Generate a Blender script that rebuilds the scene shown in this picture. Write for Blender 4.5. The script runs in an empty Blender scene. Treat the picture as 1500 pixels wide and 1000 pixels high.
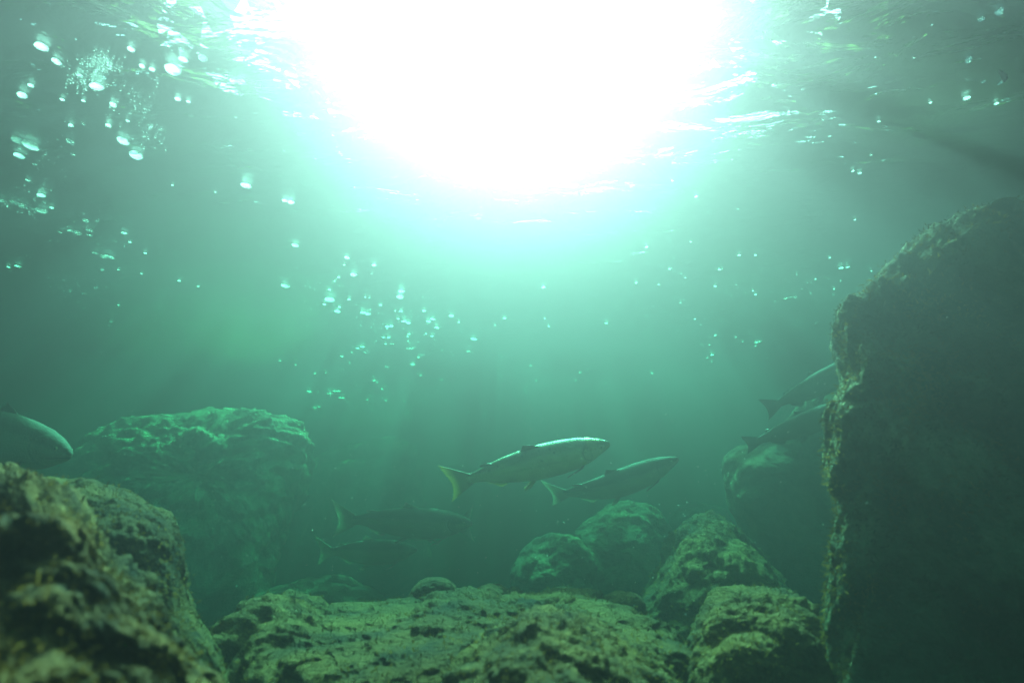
import bpy, math, random, bmesh
import numpy as np
from mathutils import Vector, noise
R=math.radians
S=bpy.context.scene; COL=S.collection
# =============================================================== camera, sky, sun, exposure
PITCH=17.0; CZ=0.5; SURF=1.45; FPX=833.0
cam=bpy.data.cameras.new('camera'); co=bpy.data.objects.new('camera',cam); COL.objects.link(co); S.camera=co
cam.lens=FPX/1500*36; cam.sensor_width=36; cam.clip_end=500; cam.clip_start=0.02
cam.dof.use_dof=True; cam.dof.focus_distance=2.4; cam.dof.aperture_fstop=3.4
co.location=(0,0,CZ); co.rotation_euler=(R(90+PITCH),0,0)
SUN_EL=50.0; SUN_AZ=0.0; SUN_POWER=5.0; SUN_COL=(1,.83,.87); SKY=0.15; EXPO=2.58
w=bpy.data.worlds.new('World'); S.world=w; w.use_nodes=True
nt=w.node_tree; sk=nt.nodes.new('ShaderNodeTexSky'); sk.sky_type='NISHITA'; sk.sun_disc=False; sk.dust_density=4.0
sk.sun_elevation=R(SUN_EL); sk.sun_rotation=R(SUN_AZ)
nt.links.new(sk.outputs[0],nt.nodes['Background'].inputs[0]); nt.nodes['Background'].inputs[1].default_value=SKY
sl=bpy.data.lights.new('sun','SUN'); sl.energy=SUN_POWER; sl.angle=R(0.5); sl.color=SUN_COL
so=bpy.data.objects.new('sun',sl); COL.objects.link(so); so.location=(0,5,8)
_a=R(SUN_AZ); _e=R(SUN_EL)
so.rotation_euler=Vector((math.sin(_a)*math.cos(_e),math.cos(_a)*math.cos(_e),math.sin(_e))).to_track_quat('Z','Y').to_euler()
S.view_settings.view_transform='Standard'; S.view_settings.look='None'; S.view_settings.exposure=EXPO; S.view_settings.gamma=1
S.cycles.max_bounces=8; S.cycles.volume_bounces=0; S.cycles.diffuse_bounces=3; S.cycles.transparent_max_bounces=24
S.cycles.use_denoising=True; S.cycles.sample_clamp_indirect=1.2; S.cycles.sample_clamp_direct=6
# the water itself: forward scattering silt + green side scatter + absorption, per metre
S1=(.20,.118,.160); G1=.91; S2=(.004,.050,.032); G2=.82; SA=(.86,.19,.36)
LANE=[(-.3,-.5,.5),(1.0,-.95,.6),(1.3,-1.1,1.05),(1.7,-1.5,1.9),(2.2,-1.6,1.9),(2.45,-1.6,1.2),(3.3,-1.0,1.1)]   # gap cut in the added crowns to shape the sunlight in the water: rows of y, left x, right x

# =============================================================== helpers
cp,sp=math.cos(R(PITCH)),math.sin(R(PITCH))
def ray(px,py):
    x=(px-750)/FPX; u=(500-py)/FPX
    return Vector((x,cp-u*sp,sp+u*cp))
def at(px,py,Y):
    d=ray(px,py); return Vector((0,0,CZ))+d*(Y/d.y)
def at_surface(px,py,z=None):
    d=ray(px,py); return Vector((0,0,CZ))+d*(((SURF if z is None else z)-CZ)/d.z)

def new_mat(name):
    m=bpy.data.materials.new(name); m.use_nodes=True; t=m.node_tree
    for n in list(t.nodes):
        if n.type!='OUTPUT_MATERIAL': t.nodes.remove(n)
    return m,t,t.nodes['Material Output']
def N(t,kind,**kw):
    n=t.nodes.new('ShaderNode'+kind)
    for k,v in kw.items():
        k=k.replace('_',' ')
        if k in n.inputs: n.inputs[k].default_value=v
        else: setattr(n,k.replace(' ','_'),v)
    return n
def ramp(t,src,stops):
    r=t.nodes.new('ShaderNodeValToRGB'); e=r.color_ramp.elements
    while len(e)<len(stops): e.new(.5)
    for i,(p,c) in enumerate(stops): e[i].position=p; e[i].color=(*c,1) if len(c)==3 else c
    t.links.new(src,r.inputs[0]); return r
def mesh_obj(name,verts,faces,mat,parent=None,smooth=True):
    me=bpy.data.meshes.new(name); me.from_pydata([tuple(v) for v in verts],[],faces); me.update()
    if smooth: me.polygons.foreach_set('use_smooth',[True]*len(me.polygons))
    me.materials.append(mat); o=bpy.data.objects.new(name,me); COL.objects.link(o)
    if parent: o.parent=parent
    return o
def tag(o,label,cat,group=None):
    o['label']=label; o['category']=cat
    if group: o['group']=group
    return o
def grid_faces(nu,nv,wrap_u=False):
    f=[]
    for i in range(nu if wrap_u else nu-1):
        for j in range(nv-1):
            a=i*nv+j; b=((i+1)%nu)*nv+j; f.append((a,b,b+1,a+1))
    return f

# =============================================================== murky water volume
def build_haze():
    m,t,o=new_mat('murky_water')
    D=max(a+c for a,c in zip(SA,S1))*1.02; c1=[c/D for c in S1]
    v=N(t,'VolumePrincipled',Density=D,Anisotropy=G1); v.inputs['Color'].default_value=(*c1,1)
    v.inputs['Absorption Color'].default_value=(*[max(0,1-(a/D)/(1-c))**2 for a,c in zip(SA,c1)],1); v.inputs['Density Attribute'].default_value=''
    v2=N(t,'VolumePrincipled',Density=1,Anisotropy=G2); v2.inputs['Color'].default_value=(*S2,1)
    v2.inputs['Absorption Color'].default_value=(1,1,1,1); v2.inputs['Density Attribute'].default_value=''
    ad=N(t,'AddShader'); t.links.new(v.outputs[0],ad.inputs[0]); t.links.new(v2.outputs[0],ad.inputs[1])
    t.links.new(ad.outputs[0],o.inputs['Volume'])
    x0,x1,y0,y1,z0,z1=-7.2,7.2,-5,22,-1.7,SURF+.12
    vs=[(x,y,z) for x in (x0,x1) for y in (y0,y1) for z in (z0,z1)]
    fs=[(0,1,3,2),(4,6,7,5),(0,4,5,1),(2,3,7,6),(0,2,6,4),(1,5,7,3)]
    b=mesh_obj('haze',vs,fs,m,smooth=False); b['kind']='stuff'
build_haze()

def surf_z(x,y): return SURF+.018*noise.noise((x*.9,y*1.3,3.1))+.010*noise.noise((x*2.3,y*3.1,7.7))
def build_surface():
    m,t,o=new_mat('water_surface')
    tr=N(t,'BsdfTransparent'); gl=N(t,'BsdfGlossy',Roughness=.42); fr=N(t,'Fresnel',IOR=1.34); mx=N(t,'MixShader')
    t.links.new(fr.outputs[0],mx.inputs[0]); t.links.new(tr.outputs[0],mx.inputs[1]); t.links.new(gl.outputs[0],mx.inputs[2]); t.links.new(mx.outputs[0],o.inputs[0])
    g=N(t,'NewGeometry'); mp=N(t,'Mapping'); mp.inputs['Scale'].default_value=(1,1.7,1)
    n1=N(t,'TexNoise',Scale=5.5,Detail=5,Roughness=.55); n1.inputs['Distortion'].default_value=.6
    t.links.new(g.outputs['Position'],mp.inputs[0]); t.links.new(mp.outputs[0],n1.inputs[0])
    bp=N(t,'Bump',Distance=.014,Strength=1); t.links.new(n1.outputs[0],bp.inputs['Height'])
    for n in (gl,fr): t.links.new(bp.outputs[0],n.inputs['Normal'])
    # fine swell near the camera, coarse far away
    xs=sorted(set([-7.15,7.15]+[round(-7+i*.08,3) for i in range(176)]))
    ys=sorted(set([round(-4.95+i*.9,3) for i in range(30)]+[21.95]+[round(-1+i*.08,3) for i in range(126)]))
    V=[]
    for x in xs:
        for y in ys:
            V.append((x,y,surf_z(x,y)))
    b=mesh_obj('water_surface',V,grid_faces(len(xs),len(ys)),m); b['kind']='structure'
build_surface()

# =============================================================== rock materials
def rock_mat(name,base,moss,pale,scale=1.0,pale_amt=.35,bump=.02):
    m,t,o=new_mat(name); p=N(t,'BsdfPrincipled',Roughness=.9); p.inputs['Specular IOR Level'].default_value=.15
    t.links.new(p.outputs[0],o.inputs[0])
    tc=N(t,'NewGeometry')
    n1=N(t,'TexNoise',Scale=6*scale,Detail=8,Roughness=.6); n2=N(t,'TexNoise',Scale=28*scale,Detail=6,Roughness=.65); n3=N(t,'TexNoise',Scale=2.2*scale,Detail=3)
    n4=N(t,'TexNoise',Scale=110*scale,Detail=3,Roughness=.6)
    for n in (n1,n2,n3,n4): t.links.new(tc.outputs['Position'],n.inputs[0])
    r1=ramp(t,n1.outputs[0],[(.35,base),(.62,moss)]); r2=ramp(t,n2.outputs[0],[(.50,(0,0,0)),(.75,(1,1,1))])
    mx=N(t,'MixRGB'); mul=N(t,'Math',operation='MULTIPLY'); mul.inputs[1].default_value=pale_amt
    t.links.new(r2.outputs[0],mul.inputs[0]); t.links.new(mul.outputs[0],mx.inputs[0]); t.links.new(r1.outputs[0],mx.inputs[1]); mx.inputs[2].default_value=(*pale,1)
    # dark patches: pit shadow painted into the rock colour
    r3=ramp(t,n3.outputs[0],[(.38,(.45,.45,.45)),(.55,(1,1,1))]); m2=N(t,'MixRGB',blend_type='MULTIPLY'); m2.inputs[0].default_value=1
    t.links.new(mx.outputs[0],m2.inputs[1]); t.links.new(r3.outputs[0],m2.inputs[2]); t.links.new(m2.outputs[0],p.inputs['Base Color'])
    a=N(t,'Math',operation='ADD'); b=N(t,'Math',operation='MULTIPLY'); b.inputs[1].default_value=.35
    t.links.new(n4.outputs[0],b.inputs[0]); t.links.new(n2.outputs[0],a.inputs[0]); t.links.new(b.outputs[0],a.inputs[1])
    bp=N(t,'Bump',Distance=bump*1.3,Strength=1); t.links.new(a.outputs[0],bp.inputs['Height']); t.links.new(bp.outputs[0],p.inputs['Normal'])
    return m
M_OLIVE=rock_mat('mossy_rock',(.028,.014,.005),(.19,.09,.022),(.38,.20,.065))
M_NEAR=rock_mat('near_mossy_rock',(.016,.009,.003),(.19,.098,.026),(.42,.25,.08),1.6,bump=.012)
M_GREY=rock_mat('grey_green_rock',(.05,.04,.022),(.22,.16,.08),(.42,.33,.18),.9)
M_PALE=rock_mat('dappled_algae_rock',(.14,.14,.08),(.48,.44,.26),(.8,.78,.6),.8,.8)  # pale mottling stands for algae and for light dapples painted into the colour
M_DARK=rock_mat('dark_slab_rock',(.05,.045,.025),(.19,.16,.08),(.42,.34,.17),1.2,bump=.015)
M_BED=rock_mat('riverbed_gravel',(.04,.03,.015),(.10,.075,.04),(.2,.15,.09),1.5)

# =============================================================== boulders
BOULDERS=[]
def boulder(name,outline,Y,front,back,mat,label,seed=0,amp=.10,fine=.02,px=2.0,nu=200,nv=90,base=None,cx=None,cy=None,ridge=.5,lean=0.0,axis=None,stretch=1.0):
    """a closed rock body: outline in photo pixels at distance Y, real thickness front/back (m)"""
    pts=[at(x,y,Y) for x,y in outline]
    c2=Vector((sum(p.x for p in pts)/len(pts),0,sum(p.z for p in pts)/len(pts)))
    if cx is not None: q=at(cx,cy,Y); c2=Vector((q.x,0,q.z))
    P=[Vector((p.x-c2.x,0,p.z-c2.z)) for p in pts]
    # resample the closed outline evenly (Catmull-Rom)
    n=len(P); dense=[]
    for i in range(n):
        a,b,c,d=P[i-1],P[i],P[(i+1)%n],P[(i+2)%n]
        for k in range(24):
            u=k/24; dense.append(.5*((2*b)+(c-a)*u+(2*a-5*b+4*c-d)*u*u+(3*b-a-3*c+d)*u**3))
    L=[0]
    for i in range(len(dense)): L.append(L[-1]+(dense[(i+1)%len(dense)]-dense[i]).length)
    tot=L[-1]; O=[]; j=0
    for i in range(nu):
        s=tot*i/nu
        while L[j+1]<s: j+=1
        f=(s-L[j])/max(1e-9,L[j+1]-L[j]); O.append(dense[j].lerp(dense[(j+1)%len(dense)],f))
    size=max(front+back,tot/4)
    V=[]; so_=Vector((seed*13.1,seed*7.7,seed*3.3)); axis=c2.x/Y if axis is None else axis   # the long axis runs away from the viewer
    for o_ in O:
        for k in range(nv):
            ph=-math.pi/2+math.pi*k/(nv-1)
            c,s=max(0,math.cos(ph)),math.sin(ph)
            r=c**(2/px); yy=(abs(s)**(2/px))*(back if s>0 else front)*(1 if s>0 else -1)
            v=Vector((o_.x*r,yy,o_.z*r)); v.y+=lean*v.z; v.x+=axis*yy
            V.append(v)
    # noise displacement in real metres; silhouette ring kept close to the outline
    out=[]
    for i,v in enumerate(V):
        d=v.normalized() if v.length>1e-6 else Vector((0,-1,0))
        q=v/size*2.2+so_
        n1=noise.noise(q*1.3); q.z*=stretch; n2=1.2-2.4*abs(noise.noise(q*2.1+Vector((5,5,5))))-1.1*abs(noise.noise(q*4.7+Vector((1,8,2)))); n2=-n2; n3=noise.fractal(q*5.5,.85,2.1,5)+.35*noise.noise(q*31)
        k=i%nv; edge=max(0,math.cos(-math.pi/2+math.pi*k/(nv-1)))**4
        disp=size*(amp*(n1*(1-.8*edge)+ridge*n2*(1-.75*edge))+fine*n3)
        out.append(v+d*disp)
    base_c=Vector((c2.x,Y,c2.z))
    lo=min(v.z for v in out)
    org=Vector((c2.x,Y,c2.z+lo))
    vs=[v-Vector((0,0,lo)) for v in out]
    o=mesh_obj(name,vs,grid_faces(nu,nv,True),mat); o.location=org
    bm=bmesh.new(); bm.from_mesh(o.data); bmesh.ops.remove_doubles(bm,verts=bm.verts,dist=1e-5); bmesh.ops.recalc_face_normals(bm,faces=bm.faces); bm.to_mesh(o.data); bm.free()
    o.data.polygons.foreach_set('use_smooth',[True]*len(o.data.polygons))
    tag(o,label,'boulder'); BOULDERS.append(o); return o

def build_bed():
    xs=[-7.15+i*14.3/60 for i in range(61)]; ys=[-4.95+i*26.9/110 for i in range(111)]
    xs=sorted(xs+[-3+i*.05 for i in range(121)]); ys=sorted(ys+[.2+i*.05 for i in range(110)])
    V=[]
    for x in xs:
        for y in ys:
            q=Vector((x,y,0)); z=-.28+.14*noise.noise(q*.8)+.10*noise.noise(q*2.1+Vector((3,1,2)))+.04*noise.fractal(q*6,1,2,3)
            # banks rise on both sides and far upstream
            z+=max(0,abs(x)-4.5)**1.5*.25+max(0,y-14)*.10
            z=min(z,SURF-.1)
            V.append((x,y,max(z,-.62)))
    b=mesh_obj('riverbed',V,grid_faces(len(xs),len(ys)),M_BED); b['kind']='structure'
build_bed()

boulder('boulder',[(-260,650),(-60,692),(0,716),(45,728),(80,752),(112,796),(150,836),(195,862),(232,893),(255,925),(295,958),(318,988),(325,1050),(340,1300),(-260,1300)],.72,.35,.30,M_NEAR,'large yellow-mossed boulder filling the lower left corner, nearest the viewer',1,amp=.08,fine=.04,px=2.2,nu=360,nv=170,cx=60,cy=930,ridge=.8,lean=.45)
boulder('boulder',[(60,740),(105,702),(150,706),(190,722),(225,742),(255,762),(270,800),(274,850),(290,905),(330,980),(330,1150),(60,1150)],1.12,.22,.35,M_NEAR,'dark rounded boulder standing just behind the yellow-mossed corner boulder',2,amp=.06,fine=.02,nu=240,nv=110)
boulder('boulder',[(92,665),(104,632),(130,612),(200,600),(285,590),(350,594),(398,606),(425,628),(444,665),(447,700),(440,750),(430,810),(420,900),(250,930),(100,900),(70,770)],3.4,.6,.6,M_PALE,'broad flat-topped boulder with pale patches of algae and painted light dapples under the surface at left',3,amp=.05,fine=.03,px=2.1,nu=280,nv=130,lean=.65)
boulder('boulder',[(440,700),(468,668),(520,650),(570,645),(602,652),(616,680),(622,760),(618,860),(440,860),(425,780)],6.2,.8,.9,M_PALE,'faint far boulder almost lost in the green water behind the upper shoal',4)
boulder('boulder',[(345,905),(380,872),(430,856),(480,850),(540,862),(575,892),(590,960),(345,980)],2.5,.5,.5,M_GREY,'low dim boulder behind the left end of the mossy mound',5)
boulder('boulder',[(325,1010),(335,925),(365,888),(405,872),(445,876),(490,892),(540,900),(600,930),(640,1010),(600,1150),(340,1150)],1.45,.55,.45,M_OLIVE,'wide lumpy mossy boulder at the left end of the riverbed mound',6,amp=.07,fine=.03,nu=260,nv=120,ridge=.8)
boulder('boulder',[(440,960),(480,895),(540,886),(600,880),(650,870),(710,868),(770,873),(830,870),(885,878),(930,892),(962,910),(985,945),(998,1000),(990,1150),(460,1150)],1.5,.65,.35,M_OLIVE,'broad mossy boulder forming the middle of the riverbed mound below the fish',7,amp=.06,fine=.03,px=2.5,nu=320,nv=140,ridge=.8)
boulder('boulder',[(625,1030),(655,980),(698,944),(745,915),(790,900),(840,904),(895,928),(945,966),(990,1005),(1030,1060),(1000,1200),(640,1200)],.95,.30,.30,M_NEAR,'pitted olive boulder at the bottom centre edge, in front of the mound',8,amp=.06,fine=.03,nu=260,nv=120)
boulder('boulder',[(748,850),(752,826),(775,798),(805,783),(843,785),(866,806),(872,850),(868,905),(760,905)],2.75,.3,.35,M_GREY,'small hazy boulder with moss behind the mound, left of the taller one',9,amp=.07,lean=.5)
boulder('boulder',[(838,800),(858,768),(885,748),(912,735),(948,734),(974,752),(990,788),(992,850),(985,920),(850,920)],3.2,.5,.5,M_GREY,'round-topped boulder with a dark side directly below the second fish',10,amp=.06,lean=.5)
boulder('boulder',[(975,800),(985,752),(1020,738),(1060,745),(1080,790),(1080,880),(980,880)],4.3,.5,.6,M_GREY,'faint boulder far behind the sloping boulder at right of centre',11,amp=.06)
boulder('boulder',[(905,925),(925,880),(955,840),(985,795),(1010,766),(1042,756),(1080,770),(1112,802),(1148,850),(1172,892),(1190,950),(1150,1040),(950,1040)],2.15,.55,.45,M_OLIVE,'pointed sloping boulder standing between the mound and the tall slab',12,amp=.07,fine=.025,nu=260,nv=120,px=1.8,lean=.35)
boulder('boulder',[(990,1030),(998,965),(1018,918),(1045,882),(1095,871),(1150,871),(1180,888),(1198,915),(1212,960),(1210,1100),(1000,1100)],1.25,.28,.35,M_OLIVE,'angular flat-topped boulder at the foot of the tall slab, bottom right',13,amp=.06,fine=.025,px=2.6,nu=260,nv=120)
boulder('boulder',[(1188,1010),(1184,920),(1193,860),(1200,800),(1212,755),(1206,700),(1207,645),(1214,600),(1232,560),(1236,520),(1229,482),(1258,440),(1308,393),(1358,348),(1412,310),(1482,284),(1560,285),(1720,340),(1800,600),(1800,1250),(1190,1250)],1.15,.14,.45,M_DARK,'huge dark upright slab of rock filling the right side',14,amp=.05,fine=.032,px=2.2,nu=440,nv=220,ridge=1.0,axis=.66,lean=.16,stretch=.6)
boulder('boulder',[(1060,700),(1066,672),(1090,654),(1130,640),(1165,618),(1190,590),(1225,572),(1300,565),(1320,760),(1300,900),(1160,890),(1095,820),(1070,760)],2.7,.45,.6,M_GREY,'hazy boulder half hidden behind the tall slab, under the two right-hand fish',15,amp=.05,lean=.4)
# short algae fuzz growing on the nearer boulders
M_ALGAE,_t,_o=new_mat('algae'); _d=N(_t,'BsdfDiffuse'); _l=N(_t,'BsdfTranslucent'); _x=N(_t,'MixShader'); _x.inputs[0].default_value=.4
_g=N(_t,'NewGeometry'); _n=N(_t,'TexNoise',Scale=9,Detail=3); _t.links.new(_g.outputs['Position'],_n.inputs[0]); _r=ramp(_t,_n.outputs[0],[(.35,(.04,.02,.005)),(.65,(.27,.14,.034))])
for n_ in (_d,_l): _t.links.new(_r.outputs[0],n_.inputs['Color'])
_t.links.new(_d.outputs[0],_x.inputs[1]); _t.links.new(_l.outputs[0],_x.inputs[2]); _t.links.new(_x.outputs[0],_o.inputs[0])
def fuzz(o,n,ln,wd,seed):
    me=o.data; nv_=len(me.vertices); co_=np.zeros(nv_*3,np.float32); me.vertices.foreach_get('co',co_); co_=co_.reshape(-1,3)
    no=np.zeros(nv_*3,np.float32); me.vertex_normals.foreach_get('vector',no); no=no.reshape(-1,3)
    rg=np.random.default_rng(seed); wz=co_[:,2]+o.location.z; wy=co_[:,1]+o.location.y; wx=co_[:,0]+o.location.x
    # only what could be seen from around the viewer's side
    vis=(no[:,1]*wy+no[:,0]*wx+no[:,2]*(wz-CZ))<.35*np.sqrt(wx**2+wy**2); vis&=(wz>-.45)&(wy>.2)&(abs(wx)/np.maximum(wy,.1)<1.6)
    ids=np.where(vis)[0]; ids=rg.choice(ids,n)
    p=co_[ids]+rg.normal(0,.004,(n,3)); nn=no[ids]; d=nn*.8+rg.normal(0,.45,(n,3)); d/=np.linalg.norm(d,axis=1)[:,None]
    s_=np.cross(d,rg.normal(size=(n,3))); s_/=np.linalg.norm(s_,axis=1)[:,None]
    L=ln*rg.uniform(.4,1.3,(n,1)); W_=wd*rg.uniform(.6,1.4,(n,1)); p=p-nn*.002
    mid=p+d*L*.55; tip=p+d*L+np.array([0,0,-.25])*L*rg.uniform(0,1,(n,1))
    V=np.concatenate([p-s_*W_,p+s_*W_,mid+s_*W_*.7,mid-s_*W_*.7,tip],1).reshape(-1,3)
    k=np.arange(n)*5; F=[]
    for a in k.tolist(): F.append((a,a+1,a+2,a+3)); F.append((a+3,a+2,a+4))
    f=mesh_obj('algae_fuzz',V,F,M_ALGAE,o,smooth=False)
for o_,n_,ln_,wd_ in ((0,16000,.007,.0009),(1,7000,.007,.0010),(5,9000,.008,.0013),(6,13000,.008,.0014),(7,9000,.007,.0010),(11,8000,.009,.0016),(12,6000,.008,.0012),(13,22000,.011,.0012)):
    fuzz(BOULDERS[o_],n_,ln_,wd_,o_)

def cobble(outline,Y,label,seed):
    o=boulder('cobble',outline,Y,.06,.08,M_OLIVE,label,seed,amp=.05,fine=.015,nu=90,nv=44); o['category']='cobble'; o['group']='cobbles on the crest of the mound'
cobble([(596,885),(600,868),(615,851),(635,845),(655,848),(669,860),(673,880),(665,905),(605,905)],1.62,'smooth rounded cobble, the tallest on the crest of the mound',21)
cobble([(695,878),(700,862),(715,855),(733,856),(745,866),(748,885),(720,895)],1.66,'small round cobble just right of the tallest one on the crest',22)
cobble([(738,880),(742,864),(754,859),(766,866),(768,884),(752,892)],1.72,'tiny cobble touching its neighbour at the middle of the crest',23)
cobble([(785,885),(792,868),(815,861),(845,863),(866,874),(868,892),(830,900)],1.62,'long low cobble in a row right of the middle of the crest',24)
cobble([(876,895),(884,873),(908,866),(932,870),(946,886),(940,905),(905,910)],1.58,'flattish cobble at the right end of the crest',25)

# =============================================================== river banks and unseen trees added to shade the pool
def build_banks():
    for nm,pts in (('river_bank',[(-7.25,-5.05),(-7.25,22.05)]),('river_bank',[(7.25,22.05),(7.25,-5.05)]),('river_bank',[(-7.25,22.05),(7.25,22.05)]),('river_bank',[(7.25,-5.05),(-7.25,-5.05)])):
        a,b=Vector((*pts[0],0)),Vector((*pts[1],0)); d=(b-a); n=int(d.length/.3); d.normalize(); out=Vector((-d.y,d.x,0)); V=[]
        prof=[(0,-1.6),(0,-.6),(.0,.3),(.0,1.0),(.02,SURF+.2),(.3,SURF+.7),(1.2,SURF+1.0),(4,SURF+1.5),(12,SURF+2.5),(12,-1.6)]
        for i in range(n+1):
            p=a+(b-a)*(i/n)
            for j,(o_,z) in enumerate(prof):
                k=abs(noise.noise((p.x*.6,p.y*.6,j*.7)))*(.0 if j in (0,9) else .5)
                V.append(p+out*(o_+k)+Vector((0,0,z+(k*.6 if 4<j<9 else 0))))
        o=mesh_obj(nm,V,[f[::-1] for f in grid_faces(n+1,len(prof))],M_BED); o['kind']='structure'
build_banks()
M_LEAVES,_t,_o=new_mat('shade_leaves'); _d=N(_t,'BsdfDiffuse'); _d.inputs[0].default_value=(.045,.08,.02,1); _l=N(_t,'BsdfTranslucent',Color=(.05,.10,.02,1)); _x=N(_t,'AddShader')
_t.links.new(_d.outputs[0],_x.inputs[0]); _t.links.new(_l.outputs[0],_x.inputs[1]); _t.links.new(_x.outputs[0],_o.inputs[0])
M_BARK=rock_mat('bark',(.05,.04,.03),(.12,.10,.07),(.2,.18,.14),2)
SHADE_TREES=[(-7.9,-1.5,'left bank nearest the viewer'),(-8.1,4.5,'left bank beside the pool'),(-7.8,11,'left bank upstream'),(8.0,0,'right bank nearest the viewer'),(7.9,6,'right bank beside the pool'),(8.2,12.5,'right bank upstream')]  # out of view, added to block sun and sky over the pool
# smaller gaps cut in the added leaves to spot boulders, fish and foam with sun
FLECKS=[(.1,2.95,.38),(.5,3.05,.3),(.8,2.95,.3),(-1.5,3.5,.5),(-2.0,3.5,.5),(-2.5,3.6,.4),(-1.65,4.0,.4),(-1.05,.95,.38),(-1.5,1.2,.25),(-.55,1.6,.35),(-.2,1.5,.2),(-1.2,4.6,.4),(-.7,4.2,.4),(.2,3.75,.28),(.62,4.05,.36),(1.25,3.55,.55),(-1.9,1.4,.2),(2.2,2.0,.25),(-.6,5.6,.3)]
def build_shade_trees():
    rg=np.random.default_rng(7); n=110000
    x=rg.uniform(-12,12,n); y=rg.uniform(-5,19,n); h=rg.uniform(.9,2.4,n)
    LY,LX0,LX1=[[r[k] for r in LANE] for k in range(3)]
    e=math.tan(R(SUN_EL)); fx=x; fy=y-h/e; keep=np.ones(n,bool); soft=rg.uniform(-.32,.32,n)   # the edge of the gap thins out
    for i in range(n):
        q=.22*noise.noise((fx[i]*.9,fy[i]*.9,5)); j=soft[i]; 
        if LANE[0][0]-q+j<fy[i]<LANE[-1][0]+q-j and np.interp(fy[i],LY,LX0)-q+j<fx[i]<np.interp(fy[i],LY,LX1)+q-j: keep[i]=False
        elif (fy[i]<-.35 or y[i]<.5) and abs(x[i])<5: keep[i]=False     # leaves left out over and behind the viewer to let sky light in
        elif any((fx[i]-a)**2+(fy[i]-b)**2<(c*(1+q)-j*.4)**2 for a,b,c in FLECKS): keep[i]=False
        elif noise.noise((x[i]*.8,y[i]*.8,h[i]*.8+9))<-.42: keep[i]=False
    x,y,h=x[keep],y[keep],h[keep]; own=np.argmin([(x-a)**2+(y-b)**2 for a,b,_ in SHADE_TREES],axis=0)
    for k,(tx,ty,where) in enumerate(SHADE_TREES):
        root=bpy.data.objects.new('added_shade_tree',None); COL.objects.link(root); root.location=(tx,ty,SURF+.8)
        tag(root,'added leafy tree shading the water from the '+where,'tree','trees added to shade the pool')
        I=np.where(own==k)[0]; V=[];F=[]
        for i in I:
            c=Vector((x[i]-tx,y[i]-ty,h[i]+SURF-(SURF+.8))); a=Vector(rg.normal(size=3)); a.z*=.5; a.normalize(); b=a.cross(Vector(rg.normal(size=3))).normalized()
            L,Wd=rg.uniform(.08,.17),rg.uniform(.05,.10); m=len(V)
            V+=[c-a*L,c+b*Wd,c+a*L,c-b*Wd]; F.append((m,m+1,m+2,m+3))
        mesh_obj('shade_crown',V,F,M_LEAVES,root,smooth=False)
        # trunk with limbs reaching over the water
        V=[];F=[]
        def limb(P,r0,r1):
            n_=len(P); m=len(V)
            for i,p in enumerate(P):
                r=r0+(r1-r0)*i/(n_-1)
                for j in range(8): t_=j*math.pi/4; V.append(p+Vector((math.cos(t_)*r,math.sin(t_)*r,0)))
            for i in range(n_-1):
                for j in range(8): F.append((m+i*8+j,m+i*8+(j+1)%8,m+(i+1)*8+(j+1)%8,m+(i+1)*8+j))
        s_=-1 if tx>0 else 1
        limb([Vector((0,0,-.5)),Vector((s_*.2,0,.8)),Vector((s_*.5,.1,1.8)),Vector((s_*.9,.2,2.6))],.28,.12)
        for b_ in range(5):
            dy=(b_-2)*1.3; limb([Vector((s_*.4,.05,.8+.1*b_)),Vector((s_*1.8,dy*.5,1.0+.06*b_)),Vector((s_*3.2,dy,.9))],.10,.02)
        mesh_obj('trunk',V,F,M_BARK,root)
build_shade_trees()

# =============================================================== salmon
def interp(tab,s):
    if s<=tab[0][0]: return tab[0][1]
    for (a,b),(c,d) in zip(tab,tab[1:]):
        if s<=c:
            u=(s-a)/(c-a); u=u*u*(3-2*u)*.35+u*.65; return b+(d-b)*u
    return tab[-1][1]
TOP=[(0,.036),(.046,.039),(.10,.052),(.153,.066),(.29,.089),(.428,.103),(.53,.108),(.654,.104),(.785,.090),(.869,.069),(.93,.048),(.97,.030),(.99,.017),(1,.004)]
BOT=[(0,-.040),(.05,-.044),(.104,-.054),(.16,-.078),(.25,-.108),(.329,-.128),(.458,-.150),(.594,-.150),(.73,-.137),(.83,-.105),(.93,-.058),(.975,-.034),(.99,-.024),(1,-.010)]
WID=[(0,.014),(.05,.018),(.12,.031),(.22,.050),(.35,.068),(.5,.080),(.65,.083),(.78,.079),(.86,.068),(.92,.048),(.96,.033),(.985,.020),(1,.005)]

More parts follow.
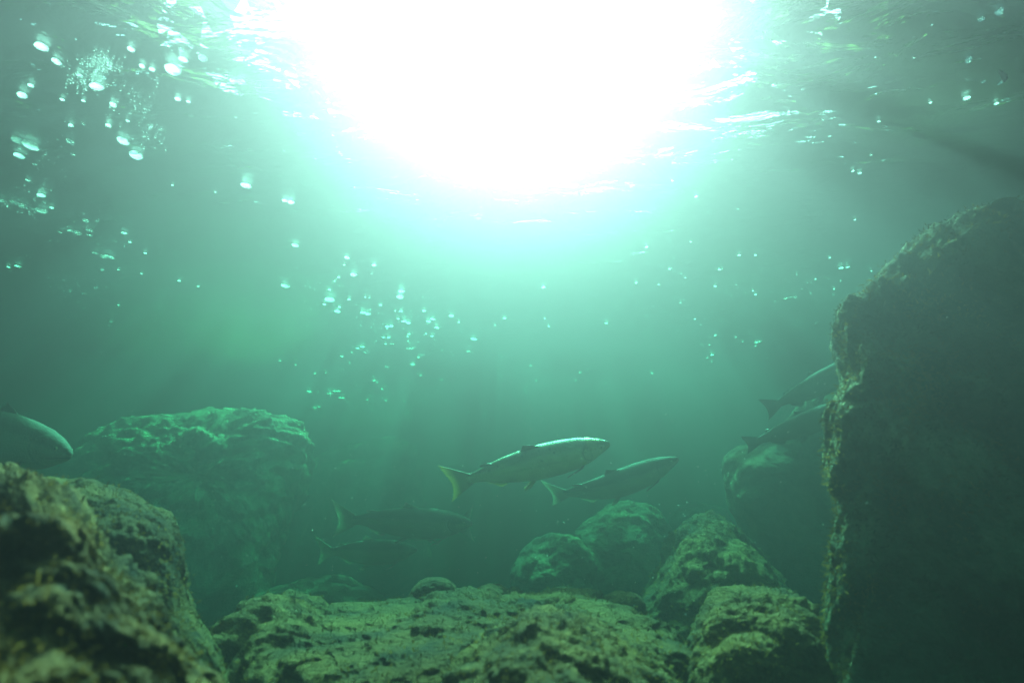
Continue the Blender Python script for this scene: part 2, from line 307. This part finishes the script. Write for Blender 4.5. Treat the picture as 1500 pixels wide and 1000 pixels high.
def fish_mat(name,back,flank,belly,metal,rough,b0=.62,b1=.80):
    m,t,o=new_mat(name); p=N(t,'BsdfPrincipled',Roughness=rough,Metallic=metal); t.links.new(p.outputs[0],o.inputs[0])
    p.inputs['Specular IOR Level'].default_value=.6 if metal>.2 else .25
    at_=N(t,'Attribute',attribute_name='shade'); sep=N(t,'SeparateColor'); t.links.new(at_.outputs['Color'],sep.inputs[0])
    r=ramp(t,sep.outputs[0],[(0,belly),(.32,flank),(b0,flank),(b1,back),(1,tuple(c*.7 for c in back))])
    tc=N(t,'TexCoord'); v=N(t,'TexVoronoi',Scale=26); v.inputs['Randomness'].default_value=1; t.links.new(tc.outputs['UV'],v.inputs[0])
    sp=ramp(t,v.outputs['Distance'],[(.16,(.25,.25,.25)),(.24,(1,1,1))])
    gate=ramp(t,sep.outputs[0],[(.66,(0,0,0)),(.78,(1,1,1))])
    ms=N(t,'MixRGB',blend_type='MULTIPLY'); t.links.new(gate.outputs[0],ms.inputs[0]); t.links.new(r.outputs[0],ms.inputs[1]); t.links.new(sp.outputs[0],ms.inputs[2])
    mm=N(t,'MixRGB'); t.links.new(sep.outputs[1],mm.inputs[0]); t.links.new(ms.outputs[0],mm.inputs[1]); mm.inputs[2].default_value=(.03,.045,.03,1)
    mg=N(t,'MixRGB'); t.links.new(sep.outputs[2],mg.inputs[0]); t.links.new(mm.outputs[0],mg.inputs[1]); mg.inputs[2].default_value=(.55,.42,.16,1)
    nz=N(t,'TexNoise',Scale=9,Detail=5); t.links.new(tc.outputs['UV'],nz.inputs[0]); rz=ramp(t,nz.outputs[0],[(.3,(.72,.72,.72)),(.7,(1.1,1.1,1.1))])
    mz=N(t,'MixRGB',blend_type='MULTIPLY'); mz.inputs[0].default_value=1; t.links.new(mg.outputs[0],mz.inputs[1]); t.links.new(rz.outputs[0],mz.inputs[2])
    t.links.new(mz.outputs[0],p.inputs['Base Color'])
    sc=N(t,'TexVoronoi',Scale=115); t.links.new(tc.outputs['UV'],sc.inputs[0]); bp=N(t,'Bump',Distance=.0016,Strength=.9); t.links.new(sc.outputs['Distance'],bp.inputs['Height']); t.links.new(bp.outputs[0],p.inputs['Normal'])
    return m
def fin_mat(name,col,rim,tr=.45):
    m,t,o=new_mat(name); p=N(t,'BsdfPrincipled',Roughness=.5); tl=N(t,'BsdfTranslucent'); mx=N(t,'MixShader'); mx.inputs[0].default_value=tr
    at_=N(t,'Attribute',attribute_name='shade'); sep=N(t,'SeparateColor'); t.links.new(at_.outputs['Color'],sep.inputs[0])
    wv=ramp(t,sep.outputs[1],[(0,(.6,.6,.6)),(1,(1,1,1))])
    c=ramp(t,sep.outputs[0],[(0,col),(.55,col),(.95,rim)]); mu=N(t,'MixRGB',blend_type='MULTIPLY'); mu.inputs[0].default_value=1
    t.links.new(c.outputs[0],mu.inputs[1]); t.links.new(wv.outputs[0],mu.inputs[2])
    for n,i in ((p,'Base Color'),(tl,'Color')): t.links.new(mu.outputs[0],n.inputs[i])
    t.links.new(p.outputs[0],mx.inputs[1]); t.links.new(tl.outputs[0],mx.inputs[2]); t.links.new(mx.outputs[0],o.inputs[0]); return m
M_SILVER=fish_mat('silver_fish_skin',(.20,.22,.12),(.88,.88,.70),(.80,.78,.58),.35,.46,.78,.95)
M_SHADE=fish_mat('shaded_fish_skin',(.05,.06,.035),(.10,.12,.07),(.16,.18,.11),.0,.8)  # skin darkened so the right-hand pair read as shaded silhouettes
M_DULL=fish_mat('dull_green_fish_skin',(.07,.08,.05),(.30,.32,.21),(.40,.42,.28),.05,.75)
M_FISHEYE,_t,_o=new_mat('fish_eye'); _p=N(_t,'BsdfPrincipled',Roughness=.1); _t.links.new(_p.outputs[0],_o.inputs[0])
_c=N(_t,'TexCoord'); _g=N(_t,'SeparateXYZ'); _t.links.new(_c.outputs['Object'],_g.inputs[0]); _ab=N(_t,'Math',operation='ABSOLUTE'); _t.links.new(_g.outputs[1],_ab.inputs[0])
_r=ramp(_t,_ab.outputs[0],[(.70,(.5,.45,.2)),(.80,(.01,.01,.01))]); _t.links.new(_r.outputs[0],_p.inputs['Base Color'])
M_FIN_GOLD=fin_mat('golden_rim_fin',(.17,.20,.09),(.75,.62,.25))
M_FIN_DARK=fin_mat('dark_fin',(.06,.08,.05),(.10,.12,.08),.3)
M_FIN_PALE=fin_mat('pale_fin',(.30,.34,.24),(.70,.74,.60))
M_FIN_BUFF=fin_mat('buff_fin',(.75,.62,.28),(.85,.75,.40))

def set_attr(o,cols):
    a=o.data.color_attributes.new('shade','FLOAT_COLOR','POINT')
    a.data.foreach_set('color',np.array([(*c,1) for c in cols],dtype=np.float32).ravel())

def salmon(label,A,YA,B,YB,hs=1.0,bend=0.0,vbend=0.0,scurve=0.0,skin=None,tailmat=None,finmat=None,lowmat=None,tail=1.0,tailh=1.0,roll=0,seed=0,gold=0.0,pect=1.0,loc_up=0):
    a,b=at(*A,YA),at(*B,YB); X=(b-a); L=X.length; X.normalize(); Z=Vector((0,0,1)); Z=(Z-X*Z.dot(X)).normalized(); Yv=Z.cross(X)
    from mathutils import Matrix
    Mx=Matrix((X,Yv,Z)).transposed().to_4x4()@Matrix.Rotation(R(roll),4,'X'); Mx.translation=a
    root=bpy.data.objects.new('salmon',None); COL.objects.link(root); root.empty_display_size=.1; root.matrix_world=Mx
    tag(root,label,'fish','salmon swimming over the riverbed')
    def df(x,y,z):
        k=max(0,.6-x); y+=bend*k*k*1.6+scurve*math.sin(x*5.0)*.04; z+=vbend*k*k*1.6
        return Vector((x*L,y*L,z*L))
    # ---- body, one continuous mesh
    nu,nv=170,72; V=[];C=[];UV=[]
    for i in range(nu):
        s=(i/(nu-1)); s=1-(1-s)**1.25
        t_,b_,w_=interp(TOP,s)*hs,interp(BOT,s)*hs,interp(WID,s)
        for j in range(nv):
            th=2*math.pi*j/nv; cy,sz=math.cos(th),math.sin(th)
            z=(t_*abs(sz)**.95 if sz>0 else b_*abs(sz)**.92); y=w_*math.copysign(abs(cy)**.9,cy)
            h=(z-b_)/(t_-b_)
            gd=s-(.812+9*(z/hs-.008)**2); gill=math.exp(-(gd/.0042)**2)*(1 if -.085<z/hs<.078 else 0)
            mz=-.012-.75*(1-s)*.42; mouth=math.exp(-((z/hs-mz)/.0035)**2)*(1 if s>.905 else 0)
            cheek=math.exp(-((s-.865+4*(z/hs)**2)/.006)**2)*.5*(1 if -.07<z/hs<.02 else 0)
            lat=math.exp(-((z/hs+.002-.012*math.sin(s*3))/.0018)**2)*(1 if .03<s<.8 else 0)
            f=1-.10*gill-.16*mouth+(.035 if gd>0 and gd<.05 else 0)*math.exp(-gd*40)-.03*cheek
            y*=f
            dark=min(1,gill*.9+mouth*.95+cheek*.5+lat*.25)
            # nostril and head plates
            dark=max(dark,math.exp(-(((s-.968)/.005)**2+((z/hs-.012)/.003)**2)))
            gl=gold*math.exp(-((s-.885)/.045)**2)*(1 if h>.70 else 0)*(.6+.6*noise.noise((s*60,z*60,y*40)))
            gl=max(0,gl+gold*.8*math.exp(-(((s-.80)/.02)**2+((z/hs+.062)/.012)**2)))
            V.append(df(s,y,z)); C.append((min(1,max(0,h+(.06 if s>.84 else 0))),dark,min(1,max(0,gl)))); UV.append((s*1.0,z+.5))
    F=[]
    for i in range(nu-1):
        for j in range(nv):
            F.append((i*nv+j,i*nv+(j+1)%nv,(i+1)*nv+(j+1)%nv,(i+1)*nv+j))
    F.append(tuple(range(nv-1,-1,-1))); F.append(tuple((nu-1)*nv+j for j in range(nv)))
    o=mesh_obj('body',V,F,skin,root); set_attr(o,C)
    uv=o.data.uv_layers.new(name='UVMap'); idx=np.zeros(len(o.data.loops),dtype=np.int32); o.data.loops.foreach_get('vertex_index',idx)
    uv.data.foreach_set('uv',np.array(UV,dtype=np.float32)[idx].ravel())
    # ---- fins: grid from base line to outer edge, with thickness and rays
    def fin(name,base,edge,mat,y0=0.0,splay=0.0,rays=14,t0=.006,curl=0.0,rag=.0):
        n=max(30,rays*3); m=14; front=[];back=[];cols=[]
        def pl(P,u):
            k=u*(len(P)-1); i=min(int(k),len(P)-2); f=k-i; return (P[i][0]*(1-f)+P[i+1][0]*f,P[i][1]*(1-f)+P[i+1][1]*f)
        for i in range(n+1):
            u=i/n; bx,bz=pl(base,u); ex,ez=pl(edge,u)
            ray_=.5+.5*math.cos(u*rays*2*math.pi)
            jag=1-rag*(.5+.5*noise.noise((u*17,seed*3.1,1)))*(0.3 if i in(0,n) else 1)
            for j in range(m+1):
                v=j/m*jag; x=bx+(ex-bx)*v; z=(bz+(ez-bz)*v)*1.0
                y=y0+splay*v+curl*v*v+.004*math.sin(u*9+seed)*v
                th=(t0*(1-j/m)+.0012)*(.65+.35*ray_)
                front.append(df(x,y-th/2,z*hs)); back.append(df(x,y+th/2,z*hs)); cols.append((j/m,ray_,0))
        nn=(n+1)*(m+1); F=[]
        for i in range(n):
            for j in range(m):
                a_=i*(m+1)+j; q=(a_,a_+m+1,a_+m+2,a_+1); F.append(q); F.append(tuple(nn+k for k in reversed(q)))
        for i in range(n): a_=i*(m+1)+m; F.append((a_,a_+m+1,nn+a_+m+1,nn+a_)); a_=i*(m+1); F.append((a_+m+1,a_,nn+a_,nn+a_+m+1))
        for j in range(m):
            F.append((j+1,j,nn+j,nn+j+1)); a_=n*(m+1)+j; F.append((a_,a_+1,nn+a_+1,nn+a_))
        f=mesh_obj(name,front+back,F,mat,root); set_attr(f,cols+cols); return f
    T=lambda x,z:(-.0+(x)*tail,z*tailh)
    fin('tail_fin',[(.035,.034),(.012,.030),(.0,.012),(.0,-.012),(.012,-.032),(.035,-.040)],
        [T(-.156,.182),T(-.146,.13),T(-.128,.075),T(-.118,.028),T(-.118,-.02),T(-.130,-.068),T(-.150,-.11),T(-.170,-.145)],tailmat,rays=22,t0=.010,rag=.05)
    fin('dorsal_fin',[(.55,.104),(.50,.103),(.45,.100),(.41,.096)],[(.50,.128),(.455,.148),(.432,.156),(.425,.135),(.405,.112)],finmat,rays=11,rag=.1)
    fin('adipose_fin',[(.20,.070),(.17,.066),(.145,.060)],[(.155,.084),(.115,.086),(.108,.070),(.118,.064)],finmat,rays=1)
    fin('anal_fin',[(.27,-.100),(.22,-.088),(.17,-.070),(.13,-.054)],[(.235,-.138),(.205,-.138),(.165,-.112),(.125,-.078)],lowmat,rays=12)
    for sg in (-1,1):
        fin('pelvic_fin',[(.46,-.135),(.435,-.138),(.41,-.136)],[(.40,-.178),(.355,-.182),(.352,-.165)],M_FIN_BUFF if gold else lowmat,y0=sg*.022,splay=sg*.03,rays=8)
        fin('pectoral_fin',[(.80,-.075),(.795,-.090),(.785,-.105)],[(.735,-.115*pect),(.675,-.125*pect),(.665,-.135*pect)],finmat if pect<=1.0 else lowmat,y0=sg*.060,splay=sg*.022,rays=9,t0=.007)
        e=bpy.data.meshes.new('eye'); bm=bmesh.new(); bmesh.ops.create_uvsphere(bm,u_segments=20,v_segments=14,radius=1); bm.to_mesh(e); bm.free()
        e.polygons.foreach_set('use_smooth',[True]*len(e.polygons)); e.materials.append(M_FISHEYE)
        eo=bpy.data.objects.new('eye',e); COL.objects.link(eo); eo.parent=root; eo.location=df(.938,sg*(interp(WID,.938)*.86),.014*hs); eo.scale=(.0105*L,.0075*L,.0105*L)
    return root

salmon('bright silver salmon with golden-edged tail, largest and clearest, in the centre',(686,697.5),2.0,(893.6,649),1.9,skin=M_SILVER,tailmat=M_FIN_GOLD,finmat=M_FIN_DARK,lowmat=M_FIN_GOLD,gold=1.0,bend=-.05,seed=1,roll=45)
salmon('dull green salmon angled upwards with curled pale tail, just right of the silver one',(826,737),2.45,(994,671),2.3,hs=.88,skin=M_DULL,tailmat=M_FIN_PALE,finmat=M_FIN_DARK,lowmat=M_FIN_PALE,bend=.28,vbend=0.0,tail=1.0,tailh=.95,seed=2,roll=34)
salmon('hazy green salmon swimming level, lower left of the silver one, upper of the dim pair',(524,757),2.6,(692,766),2.5,hs=1.0,skin=M_DULL,tailmat=M_FIN_PALE,finmat=M_FIN_PALE,lowmat=M_FIN_PALE,bend=-.15,vbend=0.02,seed=3,roll=22,pect=1.3)
salmon('faintest salmon, barely visible, lowest of the shoal below another level salmon',(483,807),3.0,(611,804),2.9,hs=1.05,skin=M_DULL,tailmat=M_FIN_PALE,finmat=M_FIN_PALE,lowmat=M_FIN_PALE,seed=4,roll=22,pect=1.3)
salmon('salmon facing left, mostly hidden, its pale tail hanging below the snout of another',(674,770),2.95,(575,776),3.2,hs=.85,skin=M_DULL,tailmat=M_FIN_PALE,finmat=M_FIN_PALE,lowmat=M_FIN_PALE,tail=1.15,tailh=1.35,seed=5)
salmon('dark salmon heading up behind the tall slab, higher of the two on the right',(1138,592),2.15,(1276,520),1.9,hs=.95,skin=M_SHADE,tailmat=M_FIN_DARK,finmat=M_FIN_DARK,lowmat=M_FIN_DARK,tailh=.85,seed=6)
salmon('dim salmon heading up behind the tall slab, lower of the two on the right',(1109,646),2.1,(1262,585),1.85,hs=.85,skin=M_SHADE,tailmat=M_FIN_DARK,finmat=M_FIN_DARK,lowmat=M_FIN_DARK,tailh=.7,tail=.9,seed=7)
salmon('blurred salmon coming in from the left edge above the corner boulder',(-85,606),1.75,(104,667),1.6,hs=1.0,skin=M_DULL,tailmat=M_FIN_DARK,finmat=M_FIN_DARK,lowmat=M_FIN_PALE,seed=8)

# =============================================================== foam bubbles lying against the surface
M_FOAM,_t,_o=new_mat('foam_bubble_film'); _tl=N(_t,'BsdfTranslucent',Color=(.95,.97,.96,1)); _tr=N(_t,'BsdfTransparent'); _df=N(_t,'BsdfPrincipled',Roughness=.15); _df.inputs['Base Color'].default_value=(.9,.92,.92,1)
_m1=N(_t,'MixShader'); _m1.inputs[0].default_value=.25; _m2=N(_t,'MixShader'); _m2.inputs[0].default_value=.10
_t.links.new(_tl.outputs[0],_m1.inputs[1]); _t.links.new(_df.outputs[0],_m1.inputs[2]); _t.links.new(_m1.outputs[0],_m2.inputs[1]); _t.links.new(_tr.outputs[0],_m2.inputs[2]); _t.links.new(_m2.outputs[0],_o.inputs[0])
M_DOME,_t,_o=new_mat('clear_bubble_dome'); _tr=N(_t,'BsdfTransparent'); _g=N(_t,'BsdfGlossy',Roughness=.03); _m=N(_t,'MixShader'); _m.inputs[0].default_value=.06
_t.links.new(_tr.outputs[0],_m.inputs[1]); _t.links.new(_g.outputs[0],_m.inputs[2]); _t.links.new(_m.outputs[0],_o.inputs[0])
def bubble_mesh(seed):
    bm=bmesh.new(); bmesh.ops.create_icosphere(bm,subdivisions=3,radius=1)
    for v in bm.verts:
        q=v.co.copy(); v.co*=1+.16*noise.noise(q*1.1+Vector((seed*9,0,0))); v.co.z*=.42
    me=bpy.data.meshes.new('foam_bubble'); bm.to_mesh(me); bm.free(); me.polygons.foreach_set('use_smooth',[True]*len(me.polygons)); me.materials.append(M_FOAM); me.materials.append(M_DOME)
    for p in me.polygons: p.material_index=1 if p.center.z>.04 else 0
    return me
BM=[bubble_mesh(i) for i in range(6)]
rnd=random.Random(5)
BL='60,72,17;82,95,11;191,77,10;141,130,17;32,143,13;44,130,8;115,115,9;253,104,22;268,92,11;265,78,8;296,89,13;207,102,8;222,107,8;165,158,9;260,150,8;275,154,6;90,151,6;121,153,5;158,188,8;186,182,5;103,188,7;102,211,10;106,231,5;121,187,5;180,209,15;199,229,18;25,207,15;44,214,19;28,231,13;50,245,6;40,268,6;2,297,9;20,298,11;33,303,13;60,289,9;60,310,14;75,308,6;125,326,8;142,327,5;87,343,6;102,341,6;113,343,10;130,339,10;131,347,8;181,344,7;190,358,4;139,373,9;153,377,11;162,379,9;212,374,4;26,392,8;12,394,5;150,398,5;173,398,4;207,404,4;92,413,4;102,428,5;122,432,7;140,424,6;113,445,4;123,453,5;173,449,4;163,473,5;160,479,4;200,477,3;233,455,5;262,414,4;290,422,4;340,123,9;352,124,11;360,274,13;417,297,8;426,299,9;432,361,10;252,276,3;315,286,3'
BC='417,420,9;423,423,3;483,439,13;494,457,9;475,448,5;497,452,4;511,441,5;518,404,9;508,380,7;504,391,4;496,409,4;482,427,4;490,415,3;548,391,6;532,459,8;539,461,8;588,428,9;586,436,10;557,449,5;535,438,3;541,439,3;567,480,6;573,479,6;567,483,4;592,472,7;598,474,7;587,458,5;579,458,3;583,469,4;621,457,6;628,472,7;634,469,6;640,481,7;661,464,7;672,474,4;633,494,5;624,491,3;599,491,5;597,495,3;598,502,3;569,496,5;562,496,4;574,505,5;565,506,3;602,509,12;618,520,9;628,521,3;613,525,4;613,503,3;637,509,3;637,500,3;647,515,3;524,511,6;531,509,6;537,516,9;501,523,5;512,533,3;515,518,3;567,538,7;578,539,3;604,534,7;613,548,4;616,551,3;644,537,2;663,522,3;694,497,9;686,516,5;692,518,3;734,524,4;739,468,5;725,479,3;796,423,6;798,469,3;804,480,4;888,475,5;461,548,4;477,547,3;433,536,3;410,530,3;533,560,3;548,558,5;546,552,4;552,561,4;560,571,4'
BF='453,573,8;447,579,4;481,572,6;490,573,6;496,573,6;483,576,8;501,582,8;508,588,5;496,589,3;461,591,4;461,597,5;467,596,5;463,600,5;538,586,4;544,600,7;536,606,4;515,600,3;525,601,3;517,619,5;491,608,4;500,611,3;479,612,3;592,588,4;625,590,5;634,592,3;620,599,4;596,605,4;636,605,3;565,587,4;576,599,4;647,558,3;711,605,7;761,604,8;814,606,4;769,573,5;771,577,5;771,568,4;799,566,4;785,559,3;793,533,3;778,537,3;850,547,4;862,543,3;843,559,3;887,563,3;854,593,3;871,602,4;737,620,3;687,604,3;283,586,5;290,587,4;300,584,6;310,585,4;318,586,4;327,587,4;345,584,4;365,588,5;385,604,4'
BR='1465,21,11;1466,25,8;1439,34,8;1421,91,8;1420,95,7;1417,148,9;1466,127,6;1442,125,5;1461,157,5;1364,156,4;1340,91,4;1288,183,5;1277,232,4;1250,255,4;1260,258,5;1253,326,3;1020,292,5;985,269,4;1177,136,4;1156,169,3;947,365,5;1083,377,4;1107,377,4;1012,358,3;1054,398,4;1048,422,4;981,397,4;1232,395,6;1242,394,5;1195,412,3;1221,434,4;1222,426,3;1151,439,6;1157,438,4;1165,437,5;1107,434,4;1103,429,3;932,417,4;1216,381,3;1277,400,3;1004,410,3;1048,493,4;1078,496,3;1088,502,4;1108,503,5;1113,502,4;1107,508,4;1039,507,3;1043,521,5;1036,526,3;1123,526,4;965,420,3;997,446,3;1018,470,3;1060,455,3;1135,455,3;955,548,4'
def cluster(px,py,grp):
    if grp=='L': return 'white foam bubble in the bright cluster at the upper left, above its middle' if py<260 else 'white foam bubble in the scattered trail below the upper left cluster'
    if grp=='C': return 'small white foam bubble in the loose drift left of centre under the glare' if px<680 else 'tiny pale foam bubble in clear water under the glare, near the centre'
    if grp=='F': return 'thin pale foam fleck lying far off over the flat-topped pale boulder' if px<400 else 'thin pale foam fleck lying far off, low above the shoal'
    return 'stretched white foam bubble near the upper right corner' if px>1240 and py<340 else 'tiny pale foam fleck between the glare and the tall dark slab'
SPECIAL={(253,104):'largest round foam bubble in the upper left, with two small ones above it',(199,229):'foam bubble with a pointed end, lowest and right of the upper left cluster',(60,72):'round foam bubble nearest the top left corner',(44,214):'large foam bubble touching a smaller one close to the left edge',(141,130):'foam bubble in the middle of the fine froth at upper left',(602,509):'largest foam bubble of the loose drift left of centre',(340,123):'long foam bubble at the left edge of the white glare',(1421,91):'brightest long foam bubble at the upper right'}
for grp,txt in (('L',BL),('C',BC),('F',BF),('R',BR)):
    for e in txt.split(';'):
        px,py,d=map(float,e.split(',')); p=at_surface(px,py,SURF-.012); p=at_surface(px,py,surf_z(p.x,p.y)-.014); dist=(p-Vector((0,0,CZ))).length
        dd=ray(px,py); dd.normalize()
        r=d/FPX*dist*(dd.y*cp+dd.z*sp)/2; p.z+=.014-.5*r-.002
        o=bpy.data.objects.new('foam_bubble',BM[rnd.randrange(6)]); COL.objects.link(o); o.location=p
        o.scale=(r,r*min(1.5,1+.25*rnd.random()),r*1.0); o.rotation_euler=(rnd.uniform(-.1,.1),rnd.uniform(-.1,.1),rnd.uniform(0,6.28))
        tag(o,SPECIAL.get((int(px),int(py)),cluster(px,py,grp)),'bubble','foam bubbles drifting at the surface')

# fine froth and silt nobody could count
def cloud(name,pts,mat,label,cat):
    V=[];F=[]
    for p,r,fl in pts:
        b=len(V); V+= [p+Vector((r,0,0)),p+Vector((0,r,0)),p-Vector((r,0,0)),p-Vector((0,r,0)),p+Vector((0,0,r*fl)),p-Vector((0,0,r*fl))]
        F+=[(b+i,b+j,b+k) for i,j,k in ((0,1,4),(1,2,4),(2,3,4),(3,0,4),(1,0,5),(2,1,5),(3,2,5),(0,3,5))]
    o=mesh_obj(name,V,F,mat); tag(o,label,cat); o['kind']='stuff'; return o
fr=[]
for cx,cy,sx,sy,n in ((152,88,26,14,150),(130,110,26,18,90),(205,150,30,30,60),(225,195,20,20,40),(55,230,30,40,60),(40,300,30,14,50),(110,340,40,20,40),(570,480,70,40,90),(480,440,50,40,40),(500,590,60,25,80),(600,560,110,50,90),(320,586,45,5,60),(700,590,120,30,50),(1150,430,110,40,60),(1060,500,50,30,30),(90,420,60,40,50),(1000,420,120,60,40)):
    for _ in range(n):
        p=at_surface(rnd.gauss(cx,sx*.6),max(-50,rnd.gauss(cy,sy*.6)),SURF-.006); p.z=surf_z(p.x,p.y)-.004
        dist=(p-Vector((0,0,CZ))).length; fr.append((p,rnd.uniform(.5,1.3)/FPX*dist,.5))
cloud('foam_froth',fr,M_FOAM,'fine white froth sprinkled over the underside of the surface','froth')
M_SILT,_t,_o=new_mat('silt_speck'); _p=N(_t,'BsdfPrincipled',Roughness=.7); _p.inputs['Base Color'].default_value=(.8,.8,.7,1); _t.links.new(_p.outputs[0],_o.inputs[0])
si=[]
for _ in range(1300):
    px,py,Yd=rnd.uniform(0,1500),rnd.uniform(150,900),rnd.uniform(.9,3.2)
    p=at(px,py,Yd)
    if p.z<SURF-.05: si.append((p,rnd.uniform(.45,1.1)/FPX*Yd,1))
cloud('drifting_silt',si,M_SILT,'tiny pale silt specks drifting through the green water','silt')

# drifting leaf and dark speck of debris
M_LEAF,_t,_o=new_mat('dead_leaf'); _p=N(_t,'BsdfPrincipled',Roughness=.7); _p.inputs['Base Color'].default_value=(.05,.07,.04,1); _t.links.new(_p.outputs[0],_o.inputs[0])
def leaf(px,py,Y,s,label):
    V=[];n=14
    for side in (-1,1):
        for i in range(n+1):
            u=i/n; wd=.32*math.sin(math.pi*min(1,u*1.02))**.8*(1+.2*math.sin(u*20))
            for k in (-1,-.5,0,.5,1): V.append(Vector(((u-.5),wd*k,.08*math.sin(u*3)+.1*abs(k)*wd+side*.008)))
    F=[]; m=(n+1)*5
    for sd in (0,1):
        for i in range(n):
            for k in range(4):
                a=sd*m+i*5+k; q=(a,a+5,a+6,a+1); F.append(q if sd else q[::-1])
    for i in range(n):
        a=i*5; F.append((a,a+5,m+a+5,m+a)); a=i*5+4; F.append((a+5,a,m+a,m+a+5))
    o=mesh_obj('drifting_leaf',[v*s for v in V],F,M_LEAF); o.location=at(px,py,Y); o.rotation_euler=(1.0,.5,.7); tag(o,label,'leaf')
leaf(1467,112,1.0,.035,'small dark curled leaf drifting near the upper right corner')
leaf(1000,381,1.6,.013,'tiny dark fragment of leaf drifting under the right of the glare')
